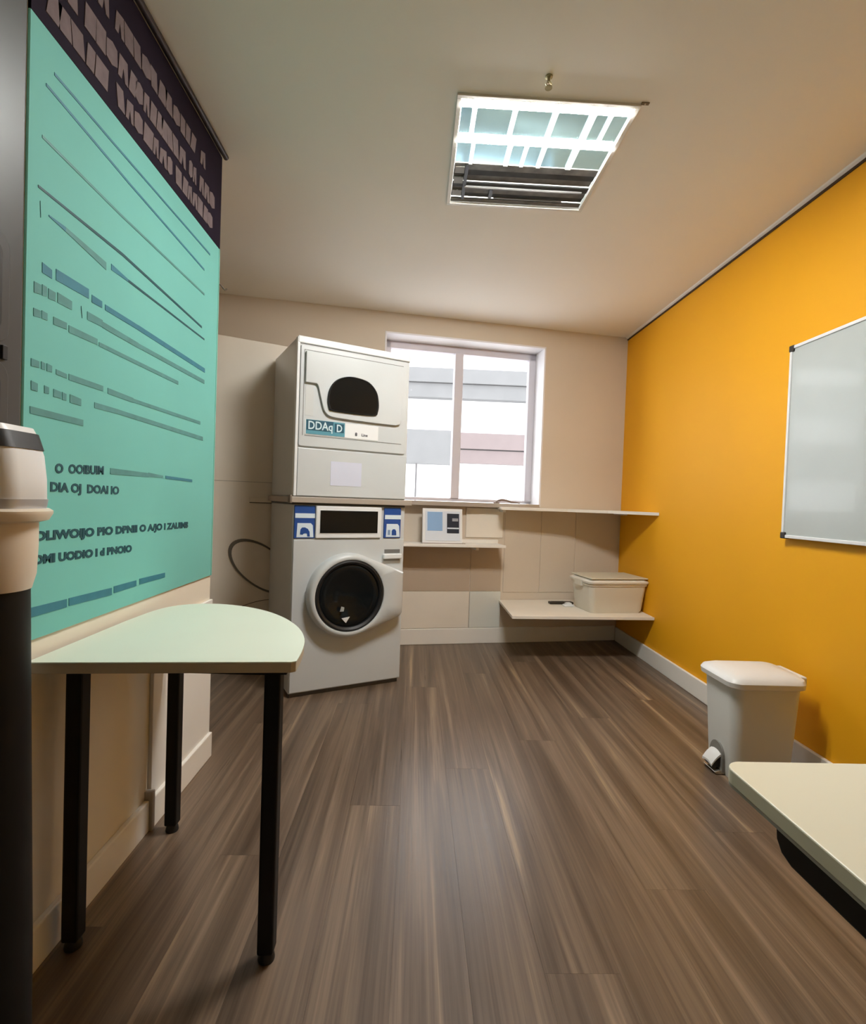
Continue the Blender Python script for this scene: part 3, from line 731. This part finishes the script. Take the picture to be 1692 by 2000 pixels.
rows = [
 ([(82, 522, 101, 536, 20), (109, 536, 173, 574, 22), (179, 583, 199, 595, 15), (205, 600, 270, 640, 11)], M_INK3), ([(270, 640, 400, 724, 10)], M_INK3),
 ([(66, 560, 80, 566, 22), (82, 566, 91, 570, 22), (94, 573, 108, 580, 20), (112, 581, 140, 597, 20), (170, 616, 200, 632, 16), (200, 634, 270, 675, 12), (270, 675, 399, 746, 9)], M_INK2),
 ([(65, 609, 79, 614, 16), (81, 614, 92, 619, 16), (104, 626, 130, 637, 15), (134, 642, 190, 668, 14), (193, 672, 348, 748, 8)], M_INK2),
 ([(60, 707, 76, 712, 15), (80, 713, 88, 716, 15), (91, 717, 101, 721, 15), (109, 726, 130, 735, 10), (134, 736, 201, 759, 12), (210, 763, 260, 782, 11), (260, 782, 391, 826, 7)], M_INK2),
 ([(60, 752, 73, 757, 18), (86, 760, 95, 763, 15), (104, 767, 119, 772, 15), (121, 773, 129, 776, 15), (136, 778, 158, 786, 16), (184, 791, 230, 804, 11), (230, 804, 396, 857, 9)], M_INK2),
 ([(58, 800, 162, 826, 14)], M_INK2)]
for segs, m in rows:
    for a in segs: strip((a[0], a[1]), (a[2], a[3]), a[4], a[4] * 0.85, m)
strip((158, 600), (160, 619), 5, 5, M_INK, 'mark'); 
strip((78, 395), (79, 422), 6, 6, M_INK, 'mark')
strip((215, 920), (290, 928), 12, 8, M_INK2); strip((290, 927), (318, 931), 8, 4, M_INK2); strip((323, 932), (375, 939), 6, 5, M_INK3)
strip((54, 1198), (130, 1178), 19, 16, M_INK3); strip((134, 1176), (218, 1155), 15, 14, M_INK3); strip((222, 1152), (266, 1139), 13, 11, M_INK3); strip((272, 1136), (322, 1123), 11, 9, M_INK3)
def banner_text(s, px0, py0, px1, py1, hpx, m, bold=0.0):
    a, b = at_x(px0, py0, XL + BX), at_x(px1, py1, XL + BX)
    top = at_x(px0, py0 - hpx, XL + BX)
    h = top.z - a.z
    me = text_mesh(s, h / 0.72, 0.0006, bold)
    w = max(v.co.x for v in me.vertices); 
    k = (b.y - a.y) / w
    sl = (b.z - a.z) / (b.y - a.y)
    for v in me.vertices:
        yy = v.co.x * k
        v.co = Vector((BX + v.co.z + 0.0006, a.y + yy, a.z + sl * yy + v.co.y))
    return obj('lettering', me, m, bn2)
banner_text('O  OOIBUIM', 107, 923, 202, 926, 18, M_INK, 0.0012)
banner_text('DIA OJ  DOAI IO', 97, 959, 232, 965, 18, M_INK, 0.0012)
banner_text('DLIWOIJO PIO DPNII O A/JO I ZAUIMS', 68, 1056, 367, 1030, 18, M_INK, 0.0015)
banner_text('DMI UODIO I d PNOIO', 65, 1102, 257, 1077, 17, M_INK, 0.0015)
# heading letters: three rows of blocky glyphs
random.seed(11)
def glyph_row(z0, hh, y0, y1, gap):
    y = y0
    while y < y1:
        w = random.uniform(0.028, 0.052)
        if random.random() < 0.10: y += 0.022; continue
        sl = random.uniform(-0.012, 0.012)
        kind = random.random()
        if kind < 0.62:
            pts = [(y, z0), (y + w, z0), (y + w + sl, z0 + hh), (y + sl, z0 + hh)]
        elif kind < 0.85:
            pts = [(y, z0), (y + w * .35, z0), (y + w * .5, z0 + hh * .55), (y + w * .7, z0), (y + w, z0), (y + w * .9, z0 + hh), (y + w * .1, z0 + hh * random.uniform(.8, 1))]
        else:
            pts = [(y, z0 + hh * .1), (y + w * .5, z0), (y + w, z0 + hh * .2), (y + w * .95, z0 + hh * .9), (y + w * .5, z0 + hh), (y, z0 + hh * .85)]
        prism('letter', pts, BX, BX + 0.003, 'x', M_LETT, hd)
        y += w + gap
glyph_row(2.132, 0.056, 1.16, 2.03, 0.004)
glyph_row(2.215, 0.060, 1.18, 2.04, 0.003)
glyph_row(2.318, 0.058, 1.22, 1.99, 0.004)

# hook at the wall end
hk = thing('wall_hook', 'small brown hook on the wall end beside the banner', 'hook', (XL - 0.004, 2.155, 1.955))
bm = bmesh.new(); add_tube(bm, [(0, 0.0, 0.012), (0.012, 0.008, 0.008), (0.022, 0.012, -0.004), (0.03, 0.012, -0.012), (0.038, 0.012, -0.006)], 0.0035, 8); obj('hook_arm', bm, MATS['handle_brown'], hk, smooth=True)
box('plate', -0.012, 0.004, 0.0, 0.004, -0.018, 0.018, MATS['handle_brown'], hk)

# ------------------------------------------------------------------ dark cabinet and kiosk at the left edge
dc = thing('metal_cabinet', 'tall dark grey metal cabinet with rounded raised panels', 'cabinet', (XL, 0, 0))
box('body', 0.0, 0.036, -0.30, 1.075, 0.0, 2.46, M_DCAB, dc, 0.006, 3)
for za, zb, m_ in ((1.375, 1.585, M_DCAB), (0.80, 1.34, M_DCAB)):
    q = prism('raised_panel', rrect(0.55, 1.035, za, zb, 0.03), 0.036, 0.040, 'x', m_, dc, 0.003)
    prism('inset', rrect(0.57, 1.015, za + 0.02, zb - 0.02, 0.022), 0.039, 0.0415, 'x', M_BLACKRUB, q, 0.001)
box('latch', 0.036, 0.042, 1.018, 1.03, 1.345, 1.372, M_BLACKRUB, dc, 0.001)

kx, ky = -0.714, 0.88
ks = thing('terminal_stand', 'black pedestal with a cream bowl-shaped head and tray rim', 'stand', (kx, ky, 0))
bm = bmesh.new(); add_lathe(bm, [(0.072, 0.0), (0.072, 0.02), (0.070, 0.3), (0.058, 0.935)], 40); obj('column', bm, M_BLACKMET, ks, smooth=True)
bm = bmesh.new(); add_lathe(bm, [(0.055, 0.930), (0.060, 0.926), (0.066, 0.95), (0.068, 1.0), (0.068, 1.045)], 48); obj('bowl', bm, mat('kiosk_cream', (0.72, 0.62, 0.50), .45), ks, smooth=True)
bm = bmesh.new(); add_lathe(bm, [(0.068, 1.040), (0.082, 1.044), (0.088, 1.055), (0.088, 1.060), (0.082, 1.064), (0.02, 1.064)], 48); obj('tray_rim', bm, mat('kiosk_rim', (0.78, 0.68, 0.55), .4), ks, smooth=True)
kt = thing('card_terminal', 'white card terminal with black display on the cream stand head', 'terminal', (kx, ky, 1.064))
bm = bmesh.new(); add_loft(bm, [[(x, y, zz) for x, y in rrect(-sx, sx, -0.055, 0.055, 0.03)] for zz, sx in ((0.0, 0.068), (0.012, 0.070), (0.016, 0.072), (0.05, 0.071), (0.09, 0.066), (0.125, 0.054), (0.138, 0.046))]); ktb = obj('case', bm, M_WHITE2, kt, smooth=True)
bm = bmesh.new(); add_loft(bm, [[(x, y, zz) for x, y in rrect(-sx, sx, -0.0565, 0.0565, 0.03)] for zz, sx in ((0.100, 0.0645), (0.128, 0.0545))]); obj('top_band', bm, M_BLACKRUB, kt, smooth=True)
bm = bmesh.new(); add_loft(bm, [[(x, y, zz) for x, y in rrect(-sx, sx, -0.0565, 0.0565, 0.03)] for zz, sx in ((0.0, 0.0705), (0.016, 0.0735))]); obj('base_band', bm, mat('band_silver', (0.55, 0.57, 0.62), .3, metal=.5), kt, smooth=True)
prism('screen', rrect(-0.045, 0.030, 0.026, 0.105, 0.025), -0.0585, -0.052, 'y', M_DARKGLASS, kt)
